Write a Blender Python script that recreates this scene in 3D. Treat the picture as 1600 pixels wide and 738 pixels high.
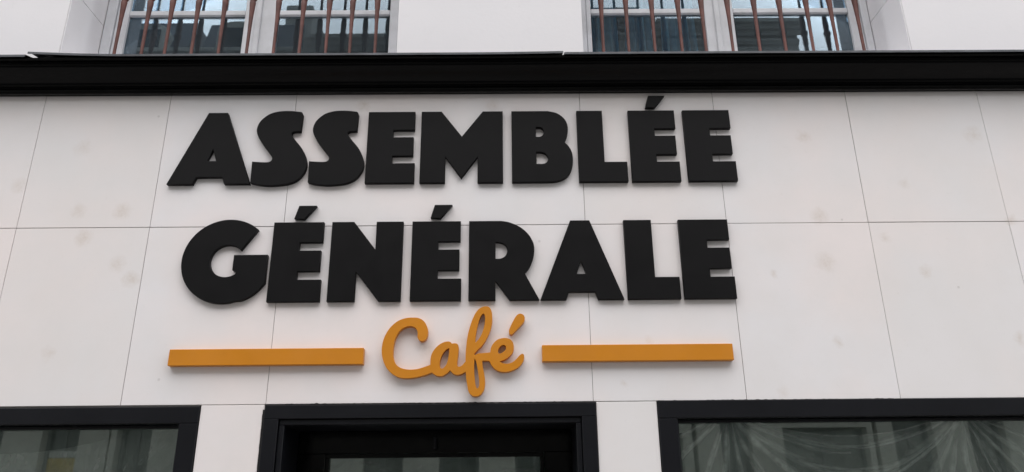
import bpy, bmesh, math, random
from mathutils import Vector, Matrix, noise
R=math.radians
for o in list(bpy.data.objects): bpy.data.objects.remove(o)
S=bpy.context.scene; C=S.collection
# ---------------------------------------------------------------- camera
cam=bpy.data.cameras.new('camera'); cam.lens=27; cam.sensor_width=36; cam.clip_start=.05; cam.clip_end=3000
co=bpy.data.objects.new('camera',cam); C.objects.link(co); S.camera=co
_r=Vector((0.999938,-0.00563,-0.009643)); _u=Vector((0.007078,-0.348374,0.937329)); _f=Vector((0.008636,0.937339,0.348313))
m=Matrix((_r,_u,-_f)).transposed().to_4x4(); m.translation=Vector((0,-3.4,1.68)); co.matrix_world=m
S.render.resolution_x=1024; S.render.resolution_y=472
# ---------------------------------------------------------------- world, sun, exposure
SUN_EL,SUN_AZ=R(66),R(184)          # azimuth clockwise from +Y
w=bpy.data.worlds.new('World'); S.world=w; w.use_nodes=True; nt=w.node_tree; nt.nodes.clear()
sky=nt.nodes.new('ShaderNodeTexSky'); sky.sky_type='NISHITA'; sky.sun_disc=False
sky.sun_elevation=SUN_EL; sky.sun_rotation=SUN_AZ; sky.dust_density=.6; sky.air_density=1.6; sky.altitude=50
hs=nt.nodes.new('ShaderNodeHueSaturation'); hs.inputs['Saturation'].default_value=.22
bg=nt.nodes.new('ShaderNodeBackground'); bg.inputs['Strength'].default_value=.10
ow=nt.nodes.new('ShaderNodeOutputWorld')
nt.links.new(sky.outputs[0],hs.inputs['Color']); nt.links.new(hs.outputs[0],bg.inputs[0]); nt.links.new(bg.outputs[0],ow.inputs[0])
sl=bpy.data.lights.new('sun','SUN'); sl.energy=1.45; sl.angle=R(85); sl.color=(1,.94,.90)
so=bpy.data.objects.new('sun',sl); C.objects.link(so)
sd=Vector((math.sin(SUN_AZ)*math.cos(SUN_EL),math.cos(SUN_AZ)*math.cos(SUN_EL),math.sin(SUN_EL)))
so.rotation_euler=(sd).to_track_quat('Z','Y').to_euler(); so.location=(0,-8,12)
S.view_settings.view_transform='Standard'; S.view_settings.look='None'; S.view_settings.exposure=1.45; S.view_settings.gamma=1
# ---------------------------------------------------------------- materials
class NT:
    def __init__(s,name):
        s.m=bpy.data.materials.new(name); s.m.use_nodes=True; s.t=s.m.node_tree; s.t.nodes.clear()
        s.out=s.n('ShaderNodeOutputMaterial')
    def n(s,t,**k):
        x=s.t.nodes.new(t)
        for a,b in k.items(): setattr(x,a,b)
        return x
    def l(s,a,b): s.t.links.new(a,b)
    def math(s,op,a,b=None,clamp=False):
        x=s.n('ShaderNodeMath',operation=op,use_clamp=clamp)
        for i,v in enumerate((a,b)):
            if v is None: continue
            if isinstance(v,(int,float)): x.inputs[i].default_value=v
            else: s.l(v,x.inputs[i])
        return x.outputs[0]
    def noise(s,scale,detail=4,rough=.55,vec=None,dist=0):
        x=s.n('ShaderNodeTexNoise'); x.inputs['Scale'].default_value=scale; x.inputs['Detail'].default_value=detail
        x.inputs['Roughness'].default_value=rough; x.inputs['Distortion'].default_value=dist
        if vec is not None: s.l(vec,x.inputs['Vector'])
        return x.outputs[0]
    def ramp(s,f,a,b,c0=0.,c1=1.):
        x=s.n('ShaderNodeMapRange'); s.l(f,x.inputs[0])
        for i,v in enumerate((a,b,c0,c1)): x.inputs[i+1].default_value=v
        x.clamp=True
        return x.outputs[0]
    def mix(s,f,a,b,bt='MIX'):
        x=s.n('ShaderNodeMix',data_type='RGBA',blend_type=bt)
        if isinstance(f,(int,float)): x.inputs[0].default_value=f
        else: s.l(f,x.inputs[0])
        for i,v in ((6,a),(7,b)):
            if isinstance(v,tuple): x.inputs[i].default_value=(*v,1)
            else: s.l(v,x.inputs[i])
        return x.outputs[2]
    def pos(s): return s.n('ShaderNodeNewGeometry').outputs['Position']
    def bsdf(s,col,rough=.5,spec=.5,bump=None,bstr=.2,bdist=.002,**k):
        p=s.n('ShaderNodeBsdfPrincipled')
        if isinstance(col,tuple): p.inputs['Base Color'].default_value=(*col,1)
        else: s.l(col,p.inputs['Base Color'])
        if isinstance(rough,(int,float)): p.inputs['Roughness'].default_value=rough
        else: s.l(rough,p.inputs['Roughness'])
        p.inputs['Specular IOR Level'].default_value=spec
        for a,b in k.items(): p.inputs[a.replace('_',' ')].default_value=b
        if bump is not None:
            b=s.n('ShaderNodeBump'); b.inputs['Strength'].default_value=bstr; b.inputs['Distance'].default_value=bdist
            s.l(bump,b.inputs['Height']); s.l(b.outputs[0],p.inputs['Normal'])
        return p
    def end(s,p): s.l(p.outputs[0],s.out.inputs[0]); return s.m
def simple(name,col,var=.12,nscale=6,rough=.5,spec=.5,bscale=60,bstr=.15,col2=None,**k):
    t=NT(name); P=t.pos(); f=t.noise(nscale,5,.6,P)
    c2=col2 or tuple(c*(1-var*2) for c in col)
    c=t.mix(t.ramp(f,.35,.7),col,c2)
    rr=t.ramp(t.noise(nscale*3,4,.6,P),.3,.7,max(rough-.08,.02),rough+.08)
    return t.end(t.bsdf(c,rr,spec,t.noise(bscale,4,.6,P),bstr,**k))
STAINS= [(-2.072, 3.419, 0.034), (-1.822, 3.084, 0.031), (-2.032, 3.086, 0.026), (-2.343, 3.221, 0.029), (-1.727, 2.743, 0.029), (-1.805, 2.821, 0.029), (-2.04, 2.4, 0.026), (-1.985, 2.946, 0.029), (1.485, 3.462, 0.026), (2.334, 3.467, 0.034), (1.941, 3.201, 0.02), (1.501, 3.034, 0.031), (1.496, 2.422, 0.02), (1.216, 2.204, 0.02), (1.243, 2.747, 0.014), (1.958, 2.751, 0.023), (1.797, 2.92, 0.02), (2.324, 2.43, 0.023), (1.496, 2.801, 0.034), (-0.355, 2.408, 0.029), (-0.198, 2.436, 0.026), (-0.71, 3.65, 0.026), (-0.059, 3.646, 0.029), (0.64, 2.438, 0.017), (2.417, 3.004, 0.023), (0.519, 2.244, 0.014)]
def panel_mat():
    t=NT('limestone_cladding'); P=t.pos()
    oi=t.n('ShaderNodeObjectInfo')
    base=t.mix(t.ramp(t.noise(1.1,4,.55,P),.40,.60),(.79,.725,.715),(.745,.73,.745))
    base=t.mix(t.ramp(t.noise(3.2,5,.6,P),.4,.75,0,.55),base,(.675,.655,.645))
    base=t.mix(t.ramp(oi.outputs['Random'],0,1,0,.5),base,(.70,.675,.66))
    base=t.mix(t.ramp(t.noise(38,3,.7,P),.62,.80,0,.16),base,(.50,.46,.43))
    # irregular edges for the stains: jitter the position
    nz=t.n('ShaderNodeTexNoise'); nz.inputs['Scale'].default_value=22; nz.inputs['Detail'].default_value=4; t.l(P,nz.inputs['Vector'])
    sub=t.n('ShaderNodeVectorMath',operation='SUBTRACT'); t.l(nz.outputs['Color'],sub.inputs[0]); sub.inputs[1].default_value=(.5,.5,.5)
    sc=t.n('ShaderNodeVectorMath',operation='SCALE'); t.l(sub.outputs[0],sc.inputs[0]); sc.inputs['Scale'].default_value=.055
    ad=t.n('ShaderNodeVectorMath',operation='ADD'); t.l(P,ad.inputs[0]); t.l(sc.outputs[0],ad.inputs[1])
    fl=t.n('ShaderNodeVectorMath',operation='MULTIPLY'); t.l(ad.outputs[0],fl.inputs[0]); fl.inputs[1].default_value=(1,0,1)
    blot=None
    for i,(x,z,r) in enumerate(STAINS):
        d=t.n('ShaderNodeVectorMath',operation='DISTANCE'); t.l(fl.outputs[0],d.inputs[0]); d.inputs[1].default_value=(x,0,z)
        v=t.ramp(d.outputs['Value'],r*1.7,r*.2,0,.55+.45*((i*37)%10)/10)
        blot=v if blot is None else t.math('MAXIMUM',blot,v)
    blot=t.math('MULTIPLY',blot,t.ramp(t.noise(55,4,.6,P),.3,.65,.35,1))
    base=t.mix(t.math('MULTIPLY',blot,.5),base,(.50,.415,.34))
    # tiny drill dust / pin specks
    vo=t.n('ShaderNodeTexVoronoi'); vo.inputs['Scale'].default_value=5.5; t.l(P,vo.inputs['Vector'])
    sp=t.ramp(vo.outputs['Distance'],.045,.02,0,.35)
    base=t.mix(sp,base,(.35,.32,.30))
    bump=t.math('ADD',t.noise(2.5,3,.5,P),t.math('MULTIPLY',t.noise(90,3,.6,P),.08))
    return t.end(t.bsdf(base,.55,.35,bump,.25,.004))
def plaster_mat():
    t=NT('painted_render'); P=t.pos()
    c=t.mix(t.ramp(t.noise(1.3,4,.6,P),.35,.7),(.75,.735,.75),(.72,.71,.73))
    c=t.mix(t.ramp(t.noise(14,4,.7,P),.6,.85,0,.25),c,(.60,.58,.57))
    return t.end(t.bsdf(c,.8,.2,t.noise(45,4,.65,P),.25,.002))
def glass_mat(name,tint,refl,wave=0.,dust_haze=.03,gt=(.9,.97,1),dc=(.36,.44,.50)):
    t=NT(name); P=t.pos()
    fr=t.n('ShaderNodeFresnel'); fr.inputs['IOR'].default_value=1.5
    k=t.math('ADD',t.math('MULTIPLY',fr.outputs[0],refl),.01,True)
    tr=t.n('ShaderNodeBsdfTransparent'); tr.inputs[0].default_value=(*tint,1)
    gl=t.n('ShaderNodeBsdfGlossy'); gl.inputs['Roughness'].default_value=0.0; gl.inputs[0].default_value=(*gt,1)
    if wave:
        b=t.n('ShaderNodeBump'); b.inputs['Strength'].default_value=wave; b.inputs['Distance'].default_value=.01
        t.l(t.noise(1.6,2,.5,P),b.inputs['Height']); t.l(b.outputs[0],gl.inputs['Normal'])
    mx=t.n('ShaderNodeMixShader'); t.l(k,mx.inputs[0]); t.l(tr.outputs[0],mx.inputs[1]); t.l(gl.outputs[0],mx.inputs[2])
    d=t.bsdf(dc,.9,.1)  # thin dust layer whose tint also paints a pale haze lifting the dark glass
    m2=t.n('ShaderNodeMixShader'); t.l(t.ramp(t.noise(5,5,.65,P),.3,.75,dust_haze*.6,dust_haze*1.5),m2.inputs[0]); t.l(mx.outputs[0],m2.inputs[1]); t.l(d.outputs[0],m2.inputs[2])
    return t.end(m2)
def film_mat():
    t=NT('clear_plastic_film'); P=t.pos()
    lw=t.n('ShaderNodeLayerWeight'); lw.inputs['Blend'].default_value=.42
    f=t.ramp(lw.outputs['Facing'],.05,.5,.12,.9)
    f=t.math('MULTIPLY',f,t.ramp(t.noise(9,4,.6,P),.3,.7,.6,1.))
    at=t.n('ShaderNodeAttribute'); at.attribute_name='gather'      # several layers of film where it is gathered into a fold
    f=t.math('MAXIMUM',f,t.math('MULTIPLY',at.outputs['Fac'],t.ramp(t.noise(14,4,.65,P),.3,.65,.35,1.)))
    p=t.bsdf((.96,.99,.99),.3,1.,t.noise(35,4,.6,P),.25,.004)
    tr=t.n('ShaderNodeBsdfTransparent'); tr.inputs[0].default_value=(.93,.96,.95,1)
    mx=t.n('ShaderNodeMixShader'); t.l(f,mx.inputs[0]); t.l(tr.outputs[0],mx.inputs[1]); t.l(p.outputs[0],mx.inputs[2])
    return t.end(mx)
M={}
M['panel']=panel_mat(); M['plaster']=plaster_mat()
M['mortar']=simple('grey_joint_mortar',(.31,.295,.285),rough=.9,spec=.1)
M['letter']=simple('matt_black_lacquer',(.0052,.0050,.0056),var=.1,nscale=3,rough=.5,spec=.12,bscale=300,bstr=.04)
M['orange']=simple('ochre_orange_lacquer',(.56,.208,.008),var=.04,nscale=5,rough=.42,spec=.4,bscale=300,bstr=.05)
M['cornice']=simple('gloss_black_paint',(.0014,.0014,.0018),var=.2,nscale=5,rough=.18,spec=.14,bscale=30,bstr=.1)
def frame_mat():
    t=NT('satin_black_paint'); P=t.pos()
    c=t.mix(t.ramp(t.noise(4,4,.6,P),.35,.7),(.0038,.0042,.0062),(.006,.0065,.009))
    mp=t.n('ShaderNodeMapping'); t.l(P,mp.inputs[0]); mp.inputs['Scale'].default_value=(3,3,30)
    c=t.mix(t.ramp(t.noise(6,5,.75,mp.outputs[0]),.66,.9,0,.22),c,(.12,.12,.13))
    return t.end(t.bsdf(c,.42,.22,t.noise(50,4,.6,P),.15))
M['frame']=frame_mat()
M['zinc']=simple('weathered_zinc',(.085,.09,.10),var=.25,nscale=9,rough=.45,spec=.5,Metallic=.5)
M['rust']=simple('red_oxide_iron_paint',(.135,.050,.040),var=.25,nscale=14,rough=.55,spec=.35,bscale=90,bstr=.3)
M['wood']=simple('old_white_window_paint',(.62,.63,.66),col2=(.52,.53,.55),nscale=8,rough=.5,spec=.35,bscale=70,bstr=.3)
M['sealant']=simple('dark_sealant',(.02,.019,.02),rough=.8,spec=.2,bscale=80,bstr=.6)
M['glass_up']=glass_mat('old_window_glass',(.86,.90,.91),.85,.008,.06,(.68,.80,.90))
M['glass_shop']=glass_mat('shop_glass',(.96,.98,.97),1.6,.0,.045,(.92,1.,.97),(.40,.48,.44))
M['film']=film_mat()
M['curtain']=simple('blue_curtain',(.14,.44,.66),var=.2,rough=.9,spec=.1,bscale=120)
M['inside']=simple('dark_interior_plaster',(.40,.50,.45),rough=.9,spec=.1)
M['dark_inside']=simple('dark_room_wall',(.04,.045,.05),rough=.9,spec=.1)  # near-black colour stands in for the dimness of the upper room
M['stone_opp']=simple('ashlar_of_opposite_house',(.60,.575,.52),nscale=1.2,rough=.85,spec=.2,bscale=8,bstr=.4)
M['slate']=simple('slate_roof',(.10,.115,.14),nscale=2,rough=.5,spec=.4,bscale=12)
M['dark_glass']=simple('dark_window_glass',(.02,.025,.03),rough=.08,spec=.6,bscale=2,bstr=.02)
M['white_opp']=simple('grey_joinery',(.16,.16,.16),rough=.6)
M['yellow']=simple('yellow_poster_print',(.55,.38,.06),rough=.6)
M['paper']=simple('pale_poster_paper',(.55,.55,.52),rough=.7)
M['asphalt']=simple('asphalt',(.05,.05,.052),nscale=3,rough=.85,spec=.3,bscale=120,bstr=.5)
M['pave']=simple('pavement_stone',(.26,.25,.24),nscale=2,rough=.85,spec=.2,bscale=60,bstr=.4)
M['lintel']=simple('painted_shopfront_board',(.09,.095,.09),rough=.6)
# ---------------------------------------------------------------- helpers
def link(name,me,mat,parent=None):
    if mat is not None and not me.materials: me.materials.append(mat)
    o=bpy.data.objects.new(name,me); C.objects.link(o)
    if parent is not None: o.parent=parent
    return o
def tag(o,label=None,cat=None,group=None,kind=None):
    if label: o['label']=label
    if cat: o['category']=cat
    if group: o['group']=group
    if kind: o['kind']=kind
    return o
def empty(name,loc=(0,0,0)):
    o=bpy.data.objects.new(name,None); C.objects.link(o); o.location=loc; o.empty_display_size=.1; return o
class MB:
    def __init__(s): s.v=[]; s.f=[]
    def box(s,x0,x1,y0,y1,z0,z1):
        b=len(s.v); s.v+=[(x,y,z) for z in (z0,z1) for y in (y0,y1) for x in (x0,x1)]
        s.f+=[tuple(b+i for i in q) for q in ((0,2,3,1),(4,5,7,6),(0,1,5,4),(2,6,7,3),(0,4,6,2),(1,3,7,5))]; return s
    def quad(s,*p):
        b=len(s.v); s.v+=list(p); s.f.append(tuple(range(b,b+len(p)))); return s
    def mesh(s,name,bevel=0,org=(0,0,0),smooth=False):
        me=bpy.data.meshes.new(name); me.from_pydata([(a-org[0],b-org[1],c-org[2]) for a,b,c in s.v],[],s.f)
        bm=bmesh.new(); bm.from_mesh(me)
        if bevel:
            bmesh.ops.bevel(bm,geom=[e for e in bm.edges],offset=bevel,segments=1,affect='EDGES',clamp_overlap=True)
        bmesh.ops.recalc_face_normals(bm,faces=bm.faces); bm.to_mesh(me); bm.free()
        if smooth:
            for p in me.polygons: p.use_smooth=True
        me.update(); return me
    def build(s,name,mat,parent=None,bevel=0,smooth=False): return link(name,s.mesh(name,bevel,smooth=smooth),mat,parent)
def opening_wall(x0,x1,z0,z1,ops,yf,yb):
    """wall slab with rectangular openings: front, back, reveals, outer edge"""
    mb=MB(); xs=sorted({x0,x1,*[o[0] for o in ops],*[o[1] for o in ops]}); zs=sorted({z0,z1,*[o[2] for o in ops],*[o[3] for o in ops]})
    def hole(i,j):
        if i<0 or j<0 or i>=len(xs)-1 or j>=len(zs)-1: return True
        cx=(xs[i]+xs[i+1])/2; cz=(zs[j]+zs[j+1])/2
        return any(o[0]<cx<o[1] and o[2]<cz<o[3] for o in ops)
    for i in range(len(xs)-1):
        for j in range(len(zs)-1):
            if hole(i,j): continue
            a,b,c,d=xs[i],xs[i+1],zs[j],zs[j+1]
            mb.quad((a,yf,c),(b,yf,c),(b,yf,d),(a,yf,d)); mb.quad((a,yb,c),(a,yb,d),(b,yb,d),(b,yb,c))
            if hole(i-1,j): mb.quad((a,yf,c),(a,yf,d),(a,yb,d),(a,yb,c))
            if hole(i+1,j): mb.quad((b,yf,c),(b,yb,c),(b,yb,d),(b,yf,d))
            if hole(i,j-1): mb.quad((a,yf,c),(a,yb,c),(b,yb,c),(b,yf,c))
            if hole(i,j+1): mb.quad((a,yf,d),(b,yf,d),(b,yb,d),(a,yb,d))
    return mb
def weld(me,d=1e-4):
    bm=bmesh.new(); bm.from_mesh(me); bmesh.ops.remove_doubles(bm,verts=bm.verts,dist=d); bmesh.ops.recalc_face_normals(bm,faces=bm.faces); bm.to_mesh(me); bm.free()
def sweep(profile,xs,fn=None,closed=True):
    """profile of (y,z) swept along x; fn(x,i,y,z)->(y,z)"""
    mb=MB(); n=len(profile)
    for x in xs:
        for i,(y,z) in enumerate(profile):
            if fn: y,z=fn(x,i,y,z)
            mb.v.append((x,y,z))
    for k in range(len(xs)-1):
        for i in range(n if closed else n-1):
            a=k*n+i; b=k*n+(i+1)%n; mb.f.append((a,b,b+n,a+n))
    if closed: mb.f.append(tuple(range(n))); mb.f.append(tuple((len(xs)-1)*n+i for i in range(n))[::-1])
    return mb
def picture_frame(x0,x1,z0,z1,w,y0,y1,parent,name,mat,wt=None,bottom=True,bevel=.002):
    """four rails round an opening as ONE frame mesh: rails butt together"""
    wt=wt or w; mb=MB()
    mb.box(x0,x1,y0,y1,z1-wt,z1); zb=z0
    if bottom: mb.box(x0,x1,y0,y1,z0,z0+w); zb=z0+w
    mb.box(x0,x0+w,y0,y1,zb,z1-wt); mb.box(x1-w,x1,y0,y1,zb,z1-wt)
    return mb.build(name,mat,parent,bevel)
# ---- outline letters: contour points (x,z) or (x,z,1) for a sharp corner
def smooth_loop(pts,steps=5):
    n=len(pts); out=[]
    P=[Vector(p[:2]) for p in pts]; cor=[len(p)>2 for p in pts]
    for i in range(n):
        p0,p1,p2,p3=P[(i-1)%n],P[i],P[(i+1)%n],P[(i+2)%n]
        c1,c2=cor[i],cor[(i+1)%n]
        if c1 and c2: out.append(p1); continue
        if c1: p0=p1*2-p2 if False else p1
        if c2: p3=p2
        for s in range(steps):
            t=s/steps
            a=2*p1; b=(p2-p0); c=2*p0-5*p1+4*p2-p3; d=-p0+3*p1-3*p2+p3
            out.append((a+b*t+c*t*t+d*t*t*t)*.5)
    return out
def extruded(name,loops,thick,mat,parent=None,org=(0,0),bev=.0016,y_back=.001,steps=5):
    cu=bpy.data.curves.new(name,'CURVE'); cu.dimensions='2D'; cu.fill_mode='BOTH'
    cu.extrude=thick/2-bev; cu.bevel_depth=bev; cu.bevel_resolution=1; cu.offset=-bev
    for l in loops:
        pts=smooth_loop(l,steps); sp=cu.splines.new('POLY'); sp.points.add(len(pts)-1); sp.use_cyclic_u=True
        for k,p in enumerate(pts): sp.points[k].co=(p.x-org[0],p.y-org[1],0,1)
    tmp=bpy.data.objects.new('tmp',cu); C.objects.link(tmp)
    dg=bpy.context.evaluated_depsgraph_get(); me=bpy.data.meshes.new_from_object(tmp.evaluated_get(dg)); me.name=name
    bpy.data.objects.remove(tmp)
    for v in me.vertices:
        x,y,z=v.co; v.co=(x,-z-thick/2+y_back,y)
    weld(me,1e-5)
    me.materials.clear(); me.materials.append(mat)
    return link(name,me,None,parent)
# ================================================================ GROUND
tag(MB().box(-400,400,-14.1,-3.9,-.3,0).build('road',M['asphalt']),kind='structure')
tag(MB().box(-400,400,-3.9,.0,-.3,.12).build('pavement',M['pave'],bevel=.01),kind='structure')
tag(MB().box(-400,400,-15.995,-14.1,-.3,.12).build('far_pavement',M['pave'],bevel=.01),kind='structure')
tag(MB().box(-1500,1500,-1500,1500,-.6,-.31).build('ground',M['asphalt']),kind='structure')
# ================================================================ CAFE BUILDING
B=empty('cafe_building',(0,0,.12))
B.location=(0,0,0)
tag(B,'pale stone-clad cafe building with black cornice and barred upper windows','building')
BX0,BX1=-5.2,5.2
LW=(-4.2,-1.330,.55,2.165); DR=(-1.052,.391,.12,2.166); RW=(.657,3.6,.55,2.172)
UL=(-2.300,-.558,3.90,5.95); UR=(.413,2.126,3.90,5.95)
CL=.022      # cladding thickness
YB=.38
# lower backing wall behind the cladding (joint mortar shows 4 mm down)
wl=opening_wall(BX0,BX1,.0,3.76,[LW,DR,RW],.0045,YB); me=wl.mesh('wall'); weld(me); link('wall',me,M['mortar'],B)
# upper rendered wall
uw=opening_wall(BX0,BX1,3.761,6.6,[(UL[0]-.001,UL[1]+.001,UL[2],UL[3]),(UR[0]-.001,UR[1]+.001,UR[2],UR[3])],.002,YB+.05); me=uw.mesh('upper_wall'); weld(me)
link('upper_wall',me,M['plaster'],B)
# cladding panels
JX=[-5.2,-4.82,-4.20,-3.565,-2.937,-2.309,-1.682,-1.050,.380,1.054,1.731,2.403,3.075,3.75,4.42,5.2]
rows=[(.12,2.168),(2.168,3.000),(3.000,3.7145)]
g=.0014
rnd=random.Random(4)
def panel(x0,x1,z0,z1):
    if x1-x0<.01 or z1-z0<.01: return
    dy=rnd.uniform(-.0008,.0008)
    mb=MB().box(x0+g*.7,x1-g*.7,0+dy,.0045,z0+g,z1-g)
    o=link('cladding_panel',mb.mesh('cladding_panel',.0012,org=(x0,0,z0)),M['panel'],B); o.location=(x0,0,z0)
for z0,z1 in rows[1:]:
    for a,b in zip(JX[:-1],JX[1:]): panel(a,b,z0,z1)
for a,b in ((-5.2,-4.2),(-1.330,-1.052),(.391,.657),(3.6,5.2)): 
    for za,zb in ((.12,.83),(.83,1.50),(1.50,2.168)): panel(a,b,za,zb)
for a,b in ((LW[0],LW[1]),(RW[0],RW[1])): panel(a,b,.12,.55)
# reveal stones of the upper windows (a joint crosses each reveal)
for (x,s) in ((UL[0],1),(UR[1],-1)):
    for za,zb in ((3.93,4.3615),(4.3645,5.05),(5.053,5.94)):
        mb=MB().box(min(x,x+s*.006),max(x,x+s*.006),.0035,YB-.06,za,zb); mb.build('reveal_stone',M['plaster'],B,.001)
# ---- cornice
def nz(x,a=1.,s=0): return noise.noise(Vector((x*a,s,3.1)))
prof=[(.003,3.7155),(-.021,3.7135),(-.0225,3.7225),(-.026,3.7235),(-.027,3.737),(-.034,3.738),(-.0355,3.7425),(-.034,3.747)]
for k in range(11):
    t=k/10; prof.append((-.036-.058*(.5-.5*math.cos(math.pi*t)) ,3.749+.093*t))
prof+=[(-.1,3.8425),(-.1015,3.846),(-.100,3.8495),(-.113,3.851),(-.1145,3.8655),(-.105,3.868),(.003,3.885)]
def deepen(p,k=1.4):
    y,z=p
    if y>-.01: return p
    y2=y*k; return (y2,1.68+(z-1.68)*(3.4+y2)/(3.4+y))
prof=[deepen(p) for p in prof[:-2]]+[(-.148,3.84),(.003,3.872)]
xs=[BX0+i*(BX1-BX0)/130 for i in range(131)]
cor=sweep(prof,xs,lambda x,i,y,z:(y-.0015*nz(x,.9),z+(.0022*nz(x,.55,2)+.0006*nz(x,3,5))*(.2 if i<3 else 1)))
cor=cor.build('cornice',M['cornice'],B)
for p in cor.data.polygons: p.use_smooth=True
m_=cor.modifiers.new('edge','EDGE_SPLIT'); m_.split_angle=R(38)
def flashing(x0,x1,lift0,lift1,l0,l1):
    n=max(8,int((x1-x0)/.05)); xx=[x0+(x1-x0)*i/n for i in range(n+1)]
    pf=[(-.121,3.8665),(-.1225,3.8665),(-.1225,3.8785),(-.113,3.8815),(.0015,3.902),(.0015,3.899),(-.112,3.879),(-.121,3.8765)]
    pf=[deepen(p) for p in pf]
    def f(x,i,y,z):
        a=max(0,1-(x-x0)/l0)**1.6*lift0 if l0 else 0; b=max(0,1-(x1-x)/l1)**1.6*lift1 if l1 else 0
        k=1 if y<-.05 else .15
        return y+.001*nz(x,1.3,8),z+(a+b)*k+.0018*nz(x,.8,4)*k
    return sweep(pf,xx,f).build('flashing',M['zinc'],cor)
flashing(BX0,-2.345,0,0,0,0); flashing(-2.335,.292,.017,.006,.50,.45); flashing(.298,BX1,0,0,0,0)
# ---- shop windows
def shop_window(x0,x1,z0,z1,fw,ft,label):
    fr=picture_frame(x0+.002,x1-.002,z0,z1-.003,fw,-.006,.14,B,'shop_window',M['frame'],wt=ft,bevel=.003); tag(fr,label)
    # inner bead and pane
    picture_frame(x0+fw+.0025,x1-fw-.0025,z0+fw+.0025,z1-ft-.0055,.012,.040,.060,fr,'glazing_bead',M['frame'],bevel=.0015)
    MB().box(x0+fw+.005,x1-fw-.005,.062,.068,z0+fw+.005,z1-ft-.008).build('pane',M['glass_shop'],fr)
    return fr
shop_window(*LW,.082,.072,'black-framed left shop window with bare dark glass')
shop_window(*RW,.083,.076,'black-framed right shop window with plastic sheet behind it')
# ---- entrance door
DF=picture_frame(-1.050,.389,.12,2.163,.063,-.008,.16,B,'door_frame',M['frame'],wt=.058,bottom=False,bevel=.002); tag(DF,'broad black door surround with stepped inner frame')
picture_frame(-.9855,.3245,.12,2.1035,.024,.004,.27,DF,'inner_frame',M['frame'],wt=.024,bottom=False,bevel=.003)
DL=picture_frame(-.9605,.2995,.135,2.0785,.128,.255,.30,B,'door_leaf',M['cornice'],wt=.100,bevel=.002); tag(DL,'recessed black door leaf with tall glass pane')
DL2=picture_frame(-.831,.170,.265,1.977,.018,.262,.292,DL,'glazing_bead',M['cornice'],bevel=.0015)
MB().box(-.815,.154,.274,.280,.285,1.961).build('pane',M['glass_shop'],DL)
hb=MB().box(.19,.215,.205,.230,.85,1.35).box(.19,.215,.230,.2555,.90,.925).box(.19,.215,.230,.2555,1.27,1.295).build('handle',M['zinc'],DL,.004)
# ragged sealant along the head and jamb of the door surround
def ragged(x0,x1,z,h,amp,name,parent,seed,y=-.0035):
    n=int((x1-x0)/.006); mb=MB()
    for i in range(n+1):
        x=x0+(x1-x0)*i/n; a=max(.0006,h*.45+amp*(nz(x,9,seed)*.8+nz(x,55,seed)*1.1))
        mb.v+=[(x,y,z),(x,y,z+a),(x,.004,z+a),(x,.004,z)]
    for i in range(n):
        b=i*4
        for k in range(4): mb.f.append((b+k,b+(k+1)%4,b+4+(k+1)%4,b+4+k))
    mb.f.append((0,1,2,3)); mb.f.append((4*n,4*n+1,4*n+2,4*n+3))
    return mb.build(name,M['sealant'],parent)
ragged(-1.052,.391,2.1625,.0125,.0035,'sealant',DF,1)
MB().box(-.335,-.322,.20,.24,1.995,2.045).build('door_stop',M['frame'],DF,.002)
ragged(.657,1.70,2.1695,.002,.0022,'sealant',B,4,-.002)
mb=MB()
for i in range(90):
    z=.3+i*.0205; w_=.005+.003*abs(nz(z,33,7))
    mb.box(-1.0535-w_,-1.0500,-.003,.004,z,z+.0207)
mb.build('sealant',M['sealant'],DF)
# ---- upper windows
def upper_window(x0,x1,g1,g2,g3,g4,label):
    z0,z1=UL[2],UL[3]
    sill=MB().box(x0,x1,-.0,YB+.0,z0+.002,z0+.035).build('window_sill',M['plaster'],B,.003)
    W=MB(); zb=z0+.036
    W.box(x0+.007,x0+.062,.318,.395,zb,z1-.01).box(x1-.048,x1-.007,.318,.395,zb,z1-.01).box(x0+.062,x1-.048,.318,.395,z1-.07,z1-.01)
    Wo=W.build('upper_window',M['wood'],B,.004); tag(Wo,label)
    mid=(g2+g3)/2-.012
    for (a,b,ga,gb) in ((x0+.0645,mid-.0015,g1,g2),(mid+.0015,x1-.0505,g3,g4)):
        s=MB(); t0=zb+.004; t1=z1-.073
        s.box(a,ga,.330,.375,t0,t1).box(gb,b,.330,.375,t0,t1).box(ga,gb,.330,.375,t0,t0+.085).box(ga,gb,.330,.375,t1-.07,t1)
        so_=s.build('sash',M['wood'],Wo,.004)
        zs=[t0+.085,4.4465,4.985,5.42,t1-.07]
        for k in range(1,4): so2=MB().box(ga+.0003,gb-.0003,.333,.372,zs[k]-.004,zs[k]+.0315).build('glazing_bar',M['wood'],Wo,.005)
        lo=zs[0]
        for k in range(1,5):
            hi=zs[k]-.0045 if k<4 else zs[k]-.0005
            p=MB(); rx=rnd.uniform(-.0012,.0012); p.box(ga+.0005,gb-.0005,.350,.354,lo+.0005,hi)
            po=p.build('pane',M['glass_up'],Wo)
            lo=zs[k]+.032
    # cover strip on the meeting stile
    MB().box(mid-.018,mid+.014,.318,.3298,zb+.01,z1-.078).build('meeting_strip',M['wood'],Wo,.004)
    return Wo
upper_window(UL[0],UL[1],-2.168,-1.497,-1.308,-.660,'white casement window above the cornice, left of the two')
upper_window(UR[0],UR[1],.505,1.167,1.335,2.008,'white casement window above the cornice, right of the two, blue curtains inside')
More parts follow.
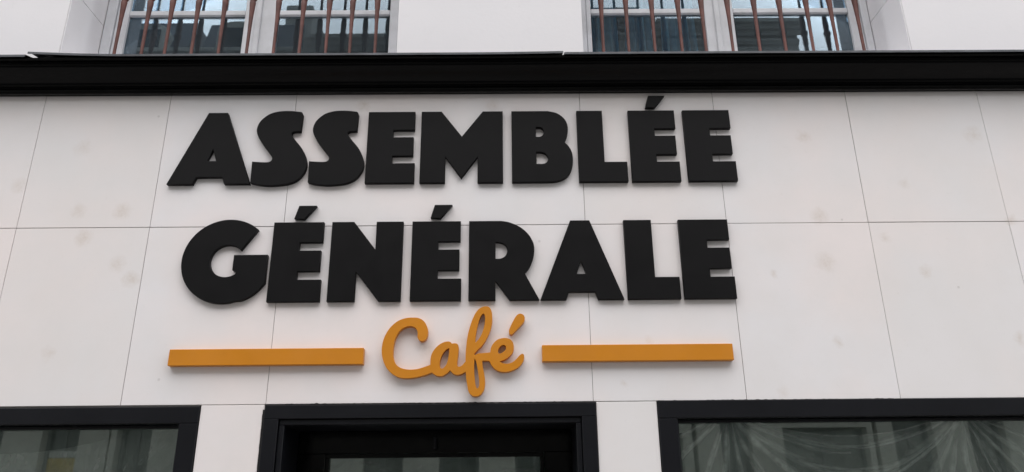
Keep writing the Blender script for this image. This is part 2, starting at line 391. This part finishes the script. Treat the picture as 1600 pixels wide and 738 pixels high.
# ---- iron grilles
lp=[(3.936,.0085),(4.02,.0088),(4.12,.0092),(4.22,.0100),(4.29,.0115),(4.34,.0135),(4.385,.0165),(4.412,.0185),(4.422,.0150),(4.430,.0215),(4.442,.0245),(4.454,.0215),(4.462,.0150),(4.475,.0175),(4.51,.0185),(4.55,.0160),(4.59,.0115),(4.64,.0090),(4.80,.0085)]
lp=lp+[(9.62-z,r) for z,r in lp[:-1][::-1] if 9.62-z<5.70]
def lathe(prof,seg=10):
    mb=MB(); n=len(prof)
    for z,r in prof:
        for k in range(seg): a=2*math.pi*k/seg; mb.v.append((.92*r*math.cos(a),.92*r*math.sin(a),z))
    for j in range(n-1):
        for k in range(seg): a=j*seg+k; b=j*seg+(k+1)%seg; mb.f.append((a,b,b+seg,a+seg))
    mb.f.append(tuple(range(seg))); mb.f.append(tuple((n-1)*seg+k for k in range(seg)))
    return mb
barme=lathe(lp).mesh('bar',smooth=True); barme.materials.append(M['rust'])
def grille(x0,x1,xa,label):
    gm=MB().box(x0+.002,x1-.002,.158,.182,5.66,5.70); go=gm.build('window_grille',M['rust'],B,.002); tag(go,label)
    for k in range(11):
        b=link('bar',barme,None,go); b.location=(xa+k*.1425+rnd.uniform(-.002,.002),.17,0); b.rotation_euler=(0,R(rnd.uniform(-.15,.15)),rnd.uniform(0,1))
grille(UL[0],UL[1],-2.120,'red-brown iron bars across the left upper window')
grille(UR[0],UR[1],.545,'red-brown iron bars across the right upper window')
# ---- interior shell and upper floor
inn=MB(); inn.box(BX0,BX1,4.0,4.1,0,6.6).box(BX0,BX0+.1,YB+.06,4.0,0,6.6).box(BX1-.1,BX1,YB+.06,4.0,0,6.6).box(BX0+.1,BX1-.1,YB+.06,4.0,3.0,3.3).box(BX0+.1,BX1-.1,YB+.06,4.0,0.02,.12)
inn.build('interior',M['inside'],B)
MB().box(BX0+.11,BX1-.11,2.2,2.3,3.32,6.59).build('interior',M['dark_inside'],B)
MB().box(BX0-.05,BX1+.05,-.05,4.15,6.6,6.8).build('roof',M['zinc'],B,.01)
# curtains behind the right upper window
def curtain(xc,wd,z0,z1,y,seed,mat,parent,taper=.35):
    mb=MB(); nx,nzv=60,14
    for j in range(nzv+1):
        t=j/nzv; z=z0+(z1-z0)*t
        for i in range(nx+1):
            s=i/nx; x=xc+(s-.5)*wd*(1-taper*math.sin(math.pi*min(1,t*1.1))*.6)
            yy=y+.035*math.sin(s*34+seed)+.012*math.sin(s*77+t*3+seed)
            mb.v.append((x,yy,z))
    for j in range(nzv):
        for i in range(nx):
            a=j*(nx+1)+i; mb.f.append((a,a+1,a+nx+2,a+nx+1))
    return mb.build('curtain',mat,parent,smooth=True)
for i,(xc,wd) in enumerate(((.60,.22),(.82,.20),(1.05,.26))): curtain(xc,wd,3.95,5.8,.52,i*2.1,M['curtain'],B)
# ================================================================ PLASTIC SHEETS
def film_mesh(x0,x1,z0,z1,y,pl,pr,nx,nzv,seed,kmin,creases=()):
    """sheet hung from two gathered points pl, pr (x,z): swags between, fans outside"""
    mb=MB(); gat=[]; c=(pl[0]+pr[0])/2; h=(pr[0]-pl[0])/2
    idx={}
    for j in range(nzv+1):
        for i in range(nx+1):
            x=x0+(x1-x0)*i/nx; z=z0+(z1-z0)*j/nzv; u=(x-c)/h; zt=pl[1]+(pr[1]-pl[1])*(x-pl[0])/(pr[0]-pl[0])
            if abs(u)<1:
                k=max(zt-z,1e-4)/(1-u*u+1e-4)
                if zt-z<kmin*(1-u*u)-.004: continue
                th=math.atan(2*k/h)
            else:
                px=pl if u<0 else pr; dx=abs(x-px[0]); dz=max(px[1]-z,1e-3); th=math.pi/2+math.atan2(dx,dz)
            px=pl if u<0 else pr
            rr=math.hypot(x-px[0],z-px[1])
            A=.020*min(1,rr/.35)
            rg=lambda f,s_,g_: (1-abs(2*noise.noise(Vector((th*f,s_,g_*rr)))))**2
            q=rg(2.6,seed,.5)+.12*rg(7,seed+9,1.2)+.03*noise.noise(Vector((th*40,seed+4,2*rr)))
            cr=.0045*noise.noise(Vector((x*14,z*14,seed)))+.002*noise.noise(Vector((x*40,z*40,seed)))
            bump=0; ga=0
            for (tc,hc,wc,side) in creases:
                if side and side*u<0: continue
                tw=tc+.05*noise.noise(Vector((rr*4,tc*9,seed)))
                e=(th-tw)*max(rr,.05)/(wc*1.25)
                if abs(e)<3: ga=max(ga,min(1.1,hc*130)*math.exp(-e*e*1.2)*min(1,rr/.07)*(.7+.8*noise.noise(Vector((rr*7,tc*5,6))))); bump+=1.7*hc*math.exp(-e*e)*min(1,rr/.06)*(.75+.5*noise.noise(Vector((rr*9,tc*5,2))))
            gat.append(max(0,ga)); mb.v.append((x,y-A*q*.8-bump+cr+.035,z)); idx[i,j]=len(mb.v)-1
    for j in range(nzv):
        for i in range(nx):
            q=[idx.get(t) for t in ((i,j),(i+1,j),(i+1,j+1),(i,j+1))]
            if None not in q: mb.f.append(tuple(q))
    me=mb.mesh('plastic_sheet',smooth=True); a=me.attributes.new('gather','FLOAT','POINT'); a.data.foreach_set('value',gat)
    return me
CR=[(.41,.006,.005,0),(.54,.010,.006,0),(.60,.008,.004,-1),(.78,.016,.010,0),(.86,.012,.005,1),(.93,.014,.012,-1),(1.04,.017,.012,1),(1.17,.014,.010,-1),(1.25,.016,.010,1),(1.45,.014,.006,-1),(1.49,.016,.012,1),(1.72,.012,.009,-1),(1.90,.010,.006,1),(2.02,.009,.010,-1),(2.2,.009,.006,1),(2.45,.012,.009,0),(2.7,.008,.006,0)]
o=film_mesh(.75,3.2,1.72,2.092,.098,(.995,2.135),(2.05,2.135),800,120,3.3,.11,CR); o=link('plastic_sheet',o,M['film'])
tag(o,'creased clear plastic sheet draped in swags inside the right shop window','plastic sheet')
o=film_mesh(-3.2,-1.415,1.6,2.085,.09,(-3.2,2.30),(-1.15,2.34),560,150,8.1,.34,[(1.12,.006,.004,1),(1.22,.008,.004,1),(1.36,.007,.003,1),(1.46,.01,.007,1),(1.0,.008,.004,-1)]); o=link('plastic_sheet',o,M['film'])
tag(o,'clear plastic sheet hanging inside the left shop window, lit by thin streaks','plastic sheet')
mb=MB(); nx,nzv=260,80
for j in range(nzv+1):
    for i in range(nx+1):
        x=-.95+1.23*i/nx; top=1.985+.010*math.sin(x*6)+.006*nz(x,9,2); z=1.2+(top-1.2)*j/nzv
        mb.v.append((x,.335+.035*noise.noise(Vector((x*2.2,z*9,1)))+.016*noise.noise(Vector((x*9,z*22,5)))+.006*noise.noise(Vector((x*30,z*40,5))),z))
for j in range(nzv):
    for i in range(nx): a=j*(nx+1)+i; mb.f.append((a,a+1,a+nx+2,a+nx+1))
tag(mb.build('plastic_sheet',M['film'],None,smooth=True),'crumpled clear plastic sheet hung behind the glass of the door','plastic sheet')
# ================================================================ SIGN LETTERS
CAFE_OUT=[(-0.3951, 2.4542), (-0.3943, 2.4681), (-0.3979, 2.4839), (-0.4045, 2.4953), (-0.4184, 2.5031), (-0.4389, 2.5039), (-0.4634, 2.4939), (-0.4812, 2.4751), (-0.4953, 2.4437), (-0.501, 2.4063), (-0.5, 2.369), (-0.4922, 2.3443), (-0.478, 2.3258), (-0.4562, 2.3146), (-0.4256, 2.3094), (-0.3921, 2.3116), (-0.362, 2.3199), (-0.3348, 2.3295, 1), (-0.3343, 2.3553), (-0.33, 2.3769), (-0.3182, 2.3985), (-0.3002, 2.4171), (-0.279, 2.4294), (-0.2593, 2.4336), (-0.2469, 2.4304), (-0.2418, 2.4234, 1), (-0.2295, 2.4252), (-0.2172, 2.422), (-0.2114, 2.4101), (-0.2122, 2.379), (-0.2154, 2.3481), (-0.2164, 2.3284), (-0.2083, 2.3198), (-0.1943, 2.3264), (-0.1799, 2.3429, 1), (-0.1797, 2.3787), (-0.177, 2.416), (-0.1713, 2.4599), (-0.1612, 2.501), (-0.1472, 2.5423), (-0.1287, 2.5743), (-0.1068, 2.5903), (-0.0849, 2.5934), (-0.0704, 2.5835), (-0.0629, 2.5609), (-0.0617, 2.5288), (-0.0679, 2.4907), (-0.0816, 2.456), (-0.1031, 2.4185), (-0.1276, 2.3938), (-0.1416, 2.3765, 1), (-0.1385, 2.3705, 1), (-0.128, 2.3765, 1), (-0.1183, 2.3788), (-0.0937, 2.3805), (-0.071, 2.3827, 1), (-0.0667, 2.4057), (-0.0556, 2.4244), (-0.0383, 2.4399), (-0.0135, 2.4472), (0.0112, 2.4445), (0.0284, 2.4299), (0.0343, 2.4049), (0.0279, 2.38), (0.0106, 2.3616), (-0.011, 2.3482), (-0.0294, 2.3416, 1), (-0.0111, 2.3328), (0.0103, 2.3326), (0.03, 2.3399), (0.0473, 2.3551), (0.0616, 2.3705), (0.0721, 2.3753), (0.0793, 2.3678), (0.0766, 2.3456), (0.0622, 2.3242), (0.0406, 2.3079), (0.01, 2.2971), (-0.0204, 2.2962), (-0.0448, 2.3049), (-0.0618, 2.321), (-0.0747, 2.3438, 1), (-0.0887, 2.3458), (-0.1059, 2.3459, 1), (-0.104, 2.3226), (-0.0965, 2.2859), (-0.0934, 2.2495), (-0.0981, 2.2194), (-0.1113, 2.1986), (-0.1324, 2.1898), (-0.1523, 2.196), (-0.1657, 2.214), (-0.1721, 2.2441), (-0.1767, 2.2744), (-0.1788, 2.2988, 1), (-0.1969, 2.288), (-0.2181, 2.2845), (-0.2353, 2.2919), (-0.2477, 2.3055, 1), (-0.2608, 2.2915), (-0.2818, 2.2802), (-0.3031, 2.281), (-0.3172, 2.2878), (-0.3266, 2.2958, 1), (-0.3548, 2.2851), (-0.397, 2.2751), (-0.4333, 2.2718), (-0.4698, 2.2757), (-0.5009, 2.2924), (-0.5263, 2.317), (-0.5432, 2.3509), (-0.5511, 2.388), (-0.5499, 2.4254), (-0.5394, 2.463), (-0.5193, 2.4976), (-0.4895, 2.526), (-0.4559, 2.5404), (-0.4186, 2.5439), (-0.3873, 2.5398), (-0.363, 2.5204), (-0.3504, 2.4898), (-0.3508, 2.4614), (-0.3595, 2.4426), (-0.3747, 2.4358), (-0.3879, 2.4416)]
CAFE_HOLES=[[(-0.2519, 2.4029, 1), (-0.2539, 2.3793), (-0.2571, 2.3546), (-0.2646, 2.3301), (-0.2765, 2.3149), (-0.2874, 2.3137), (-0.2932, 2.3273), (-0.2914, 2.3518), (-0.2809, 2.3783), (-0.266, 2.3968)], [(-0.1017, 2.5599), (-0.0954, 2.5515), (-0.0941, 2.5291), (-0.099, 2.4973), (-0.1094, 2.4657), (-0.1235, 2.4406), (-0.137, 2.4269, 1), (-0.136, 2.4533), (-0.13, 2.4912), (-0.1203, 2.5293), (-0.1104, 2.5523)], [(-0.1396, 2.3567, 1), (-0.1334, 2.3413), (-0.1265, 2.3105), (-0.1208, 2.2679), (-0.1188, 2.2407), (-0.1254, 2.2245), (-0.1333, 2.2348), (-0.1384, 2.268), (-0.1411, 2.3045), (-0.1413, 2.3352)], [(-0.0106, 2.4159), (-0.0014, 2.4083), (-0.0015, 2.3958), (-0.0139, 2.3835), (-0.0293, 2.3762), (-0.0354, 2.3837), (-0.0335, 2.3992), (-0.0229, 2.4116)]]
CAFE_ACC=[(0.0176, 2.4646), (0.0127, 2.4741), (0.0147, 2.4868), (0.0293, 2.5185), (0.0464, 2.5484), (0.0622, 2.5579), (0.0778, 2.5533), (0.085, 2.5372), (0.0791, 2.5181), (0.0614, 2.4991), (0.0407, 2.4771), (0.0269, 2.4633)]
def arc(cx,cy,r,a0,a1,n): return [(cx+r*math.cos(R(a0+(a1-a0)*i/n)),cy+r*math.sin(R(a0+(a1-a0)*i/n))) for i in range(n+1)]
def K(l): return [(a,b,1) for a,b in l]
H=.386
GL={}
GL['E']=(.236,[K([(0,0),(.236,0),(.236,.104),(.126,.104),(.126,.144),(.2265,.144),(.2265,.245),(.126,.245),(.126,.285),(.2305,.285),(.2305,H),(0,H)])])
GL['L']=(.240,[K([(0,0),(.240,0),(.240,.1045),(.129,.1045),(.129,H),(0,H)])])
GL['A']=(.384,[K([(0,0),(.119,0),(.132,.036),(.252,.036),(.265,0),(.384,0),(.240,H),(.149,H)]),K([(.193,.186),(.171,.122),(.2135,.122)])])
GL['M']=(.402,[K([(0,0),(.122,0),(.122,.137),(.201,.023),(.279,.137),(.279,0),(.402,0),(.402,H),(.303,H),(.201,.247),(.099,H),(0,H)])])
GL['N']=(.334,[K([(0,0),(.125,0),(.125,.139),(.233,0),(.334,0),(.334,H),(.208,H),(.208,.248),(.103,H),(0,H)])])
GL['B']=(.297,[[(0,0,1),(.170,0,1),(.212,.003),(.250,.016),(.277,.041),(.293,.080),(.297,.120),(.293,.158),(.279,.190),(.259,.2125,1),(.272,.244),(.278,.281),(.274,.318),(.255,.351),(.223,.375),(.180,H,1),(0,H,1)],
  [(.120,.243,1),(.139,.243),(.152,.251),(.159,.268),(.155,.284),(.142,.295),(.120,.296,1)],[(.120,.096,1),(.153,.097),(.170,.106),(.177,.126),(.167,.148),(.146,.159),(.120,.160,1)]])
GL['R']=(.323,[[(0,0,1),(.123,0,1),(.123,.091,1),(.187,0,1),(.323,0,1),(.257,.128,1),(.279,.153),(.297,.196),(.304,.240),(.299,.278),(.277,.319),(.240,.354),(.191,.378),(.150,H,1),(0,H,1)],
  [(.124,.198,1),(.150,.200),(.171,.214),(.178,.240),(.170,.264),(.149,.277),(.124,.280,1)]])
sp=[(.222,.379),(.213,.388),(.154,.395),(.103,.392),(.060,.378),(.027,.350),(.010,.321),(.005,.288),(.015,.255),(.036,.219),(.066,.179),(.088,.148),(.095,.133),(.091,.121),(.075,.114),(.037,.114)]
GL['S']=(.265,[[(.222,.281,1),(.225,.374,1),(.219,.386),(.205,.390),(.154,.395),(.103,.392),(.060,.378),(.027,.350),(.010,.321),(.005,.288),(.015,.255),(.036,.219),(.066,.179),(.090,.147),(.095,.131),(.089,.119),(.072,.114),(.037,.115),(.000,.118,1),(.003,.006,1),(.035,-.003),(.085,-.009),(.134,-.008),(.190,.001),(.230,.022),(.255,.055),(.265,.086),(.265,.114),(.255,.149),(.233,.190),(.201,.230),(.181,.258),(.178,.271),(.186,.278),(.204,.280)]])
gx,gz=-1.494,.940
c0=(-1.289-gx,1.138-gz)
G_=[(x,z) for x,z in arc(c0[0],c0[1],.2035,49,288,24)]; G_[0]=(*G_[0],1)
G_+=[(-1.196-gx,.948-gz),(-1.158-gx,.968-gz),(-1.124-gx,.998-gz),(-1.099-gx,1.030-gz,1),(-1.099-gx,1.166-gz,1),(-1.2545-gx,1.166-gz,1),(-1.2545-gx,1.092-gz,1),(-1.2365-gx,1.0855-gz,1)]
in_=[(x,z) for x,z in arc(-1.2845-gx,1.137-gz,.0775,306,41,20)]; in_[0]=(in_[0][0],in_[0][1]); in_[-1]=(*in_[-1],1)
GL['G']=(.395,[G_+in_])
ACC=K([(0,.003),(.047,0),(.102,.069),(.018,.069)])
T,TO=.023,.033   # thickness of the black letters and of the orange pieces
KF=1.00446     # letter fronts measured 33 mm out, they stand 18 mm out
ROW1=[('A',-1.619,.398,'first letter of the upper row, above the G'),('S',-1.223,.265,'left one of the two S'),('S',-.948,.265,'right one of the two S'),('E',-.673,.236,'between the S and the M'),('M',-.411,.402,None),('B',.034,.297,None),('L',.357,.237,'upper row, between the B and the accented E'),
      ('E*',.613,.236,'between the L and the last E'),('E',.885,.237,'right end of the upper row')]
ROW2=[('G',-1.494,.395,None),('E*',-1.084,.239,'between the G and the N'),('N',-.812,.334,None),('E*',-.436,.232,'between the N and the R'),('R',-.170,.323,None),('A',.157,.382,'lower row, between the R and the L'),('L',.556,.242,'lower row, between the A and the last E'),('E',.814,.238,'right end of the lower row')]
def put(ch,x,zb,wd,row,info,accdx=.108):
    key=ch[0]; w0,loops=GL[key]; s=wd/w0*KF; x*=KF; zb=1.68+(zb-1.68)*KF
    sc=[[(p[0]*s,p[1]*KF)+tuple(p[2:]) for p in l] for l in loops]
    if ch.endswith('*'):
        e=empty('sign_letter',(x,0,zb))
        extruded('letter_body',sc,T,M['letter'],e)
        a=extruded('acute_accent',[ACC],T,M['letter'],e); a.location=(accdx,0,H+.017)
    else:
        e=extruded('sign_letter',sc,T,M['letter']); e.location=(x,0,zb)
    nm='accented E' if ch.endswith('*') else key
    lab='black raised letter %s, %s'%(nm,info) if info else 'black raised letter %s in the %s row of the sign'%(nm,row)
    tag(e,lab,'sign letter','raised black letters of the cafe sign')
for ch,x,wd,info in ROW1: put(ch,x,3.206,wd,'upper',info,.090)
for ch,x,wd,info in ROW2: put(ch,x,2.6205,wd,'lower',info,.092 if x<-.9 else .085)
# script word
ce=empty('sign_word',(-.551,0,2.19)); org=(-.551,2.19)
extruded('script_letters',[CAFE_OUT]+CAFE_HOLES,TO,M['orange'],ce,org=org,steps=4,bev=.0007)
extruded('acute_accent',[CAFE_ACC],TO,M['orange'],ce,org=org,steps=4,bev=.0007)
tag(ce,'orange handwritten-style word Café between two orange bars','sign')
for x0,x1,za,zb,lab in ((-1.489,-.631,2.335,2.408,'long flat orange bar left of the word Café'),(.159,1.008,2.340,2.4135,'long flat orange bar right of the word Café')):
    o=link('sign_bar',MB().box(x0,x1,-TO+.001,.001,za,zb).mesh('sign_bar',.0018,org=(x0,0,za)),M['orange']); o.location=(x0,0,za)
    tag(o,lab,'sign bar','orange bars either side of the script word')
# ================================================================ HOUSES ACROSS THE STREET (seen in the glass)
YO=-16.
def opp_house(x0,x1,ztop,ops,label,roof=None,dorm=()):
    h=empty('town_house',((x0+x1)/2,YO,.12)); h.location=(0,0,0); tag(h,label,'house','houses across the street')
    w_=opening_wall(x0+.01,x1-.01,0,ztop,[o[:4] for o in ops],YO,YO-.35); me=w_.mesh('wall'); weld(me); link('wall',me,M['stone_opp'],h)
    back=MB().box(x0+.01,x1-.01,YO-10,YO-9.7,0,ztop).box(x0+.01,x0+.3,YO-9.7,YO-.36,0,ztop).box(x1-.3,x1-.01,YO-9.7,YO-.36,0,ztop).build('rear_wall',M['stone_opp'],h)
    for o in ops:
        a,b,c,d=o[:4]
        f=picture_frame(a+.005,b-.005,c+.005,d-.005,.07,YO-.33,YO-.27,h,'window',M['white_opp'],bevel=0)
        mb=MB().box(a+.076,b-.076,YO-.31,YO-.30,c+.076,d-.076); mb.build('pane',M['dark_glass'],f)
        mb=MB().box((a+b)/2-.03,(a+b)/2+.03,YO-.299,YO-.272,c+.076,d-.076)
        for q in (1,2): zz=c+(d-c)*q/3; mb.box(a+.076,(a+b)/2-.031,YO-.299,YO-.275,zz-.02,zz+.02).box((a+b)/2+.031,b-.076,YO-.299,YO-.275,zz-.02,zz+.02)
        mb.build('glazing_bar',M['white_opp'],f)
    # string courses and crowning cornice
    for zc,p in ((4.35,.12),(7.8,.10),(ztop-.62,.14)):
        sweep([(YO+.0,zc),(YO+p*.5,zc+.03),(YO+p,zc+.12),(YO+p,zc+.18),(YO+.0,zc+.24)],[x0+.02,x1-.02]).build('string_course',M['stone_opp'],h)
    z=ztop
    sweep([(YO-.3,z-.02),(YO+.12,z-.3),(YO+.2,z-.2),(YO+.30,z-.18),(YO+.36,z-.08),(YO+.48,z-.05),(YO+.50,z+.06),(YO-.3,z+.1)],[x0-.05,x1+.05]).build('crowning_cornice',M['stone_opp'],h)
    if roof:
        hh,ins=roof
        r=sweep([(YO-.2,z+.1),(YO-.2-hh*.35,z+hh),(YO-9.6+hh*.35,z+hh),(YO-9.6,z+.1)],[x0+ins,x1-ins]).build('roof',M['slate'],h)
    else: r=MB().box(x0+.02,x1-.02,YO-9.95,YO-.31,z+.0,z+.07).build('roof',M['slate'],h)
    for (dx,dw,dh) in dorm:
        d=MB(); n=8
        pts=[(dx-dw/2,z+.1),(dx+dw/2,z+.1),(dx+dw/2,z+dh)]+[(dx+dw/2*math.cos(math.pi*k/n),z+dh+dw*.22*math.sin(math.pi*k/n)) for k in range(1,n)]+[(dx-dw/2,z+dh)]
        b=len(pts); d.v=[(x,YO-.1,zz) for x,zz in pts]+[(x,YO-2.2,zz) for x,zz in pts]
        d.f=[tuple(range(b)),tuple(range(2*b-1,b-1,-1))]+[(k,(k+1)%b,b+(k+1)%b,b+k) for k in range(b)]
        do=d.build('dormer',M['stone_opp'],r)
        MB().box(dx-dw*.32,dx+dw*.32,YO-.098,YO-.06,z+.25,z+dh).build('dormer_window',M['dark_glass'],r)
    return h
def grid(xs,zs): return [(a,b,c,d) for (c,d) in zs for (a,b) in xs]
UP=[(5.2,7.3),(8.6,10.7),(11.8,13.7)]
wx=lambda xs,w: [(x-w/2,x+w/2) for x in xs]
opp_house(-30,-13.6,14.2,grid(wx([-28,-25.5,-23,-20.5,-18,-15.6],1.1),[(.8,3.8)]+UP),'long pale house at the far left across the street',(2.2,.3))
opp_house(-13.5,-9.8,15.0,grid([(-13.1,-12.42),(-11.46,-10.54)],[(.8,4.15)]+UP),'pale house across the street with steep slate roof and two arched dormers',(1.9,.10),((-12.6,1.1,1.1),(-11.0,1.1,1.1)))
hb_=opp_house(-9.78,-6.1,15.0,grid([(-9.62,-8.76),(-7.9,-7.0)],[(.8,4.15)]+UP),'pale house across the street with one arched dormer and a broad chimney',(1.8,.35),((-8.3,1.2,1.15),))
MB().box(-7.1,-6.25,YO-3,YO-.9,14.75,17.6).build('chimney',M['stone_opp'],hb_)
opp_house(-6.0,1.6,15.45,grid(wx([-5,-3.1,-1.2,.7],1.0),[(.8,3.7)]+UP),'flat-roofed house across the street facing the door')
h4=opp_house(1.7,4.6,16.2,grid(wx([2.5,3.9],.9),[(.8,3.7)]+UP),'tall house across the street facing the right pier',(1.0,.3))
opp_house(4.7,9.1,15.95,grid([(5.3,6.05)],[(.8,4.2)])+grid([(6.85,8.95)],[(.6,3.8)])+grid(wx([5.7,7.8],1.0),UP),'house across the street with wide shop opening and heavy cornice')
opp_house(9.2,24,12.0,grid([(9.6,10.6),(11.5,12.4),(13.3,14.2),(15.1,16),(17,18),(19,20)],[(.8,4.1)]+UP[:2]),'low long house at the right across the street',(1.4,.3))
b=MB().box(-11.35,-10.65,YO-.262,YO-.255,2.75,3.25).build('poster',M['yellow'])
tag(b,'yellow notice in a window across the street, reflected in the left shop window','poster')
b2=MB().box(-11.35,-10.65,YO-.262,YO-.255,3.27,3.42).build('poster',M['paper'])
tag(b2,'narrow pale notice above the yellow one in a window across the street','poster')
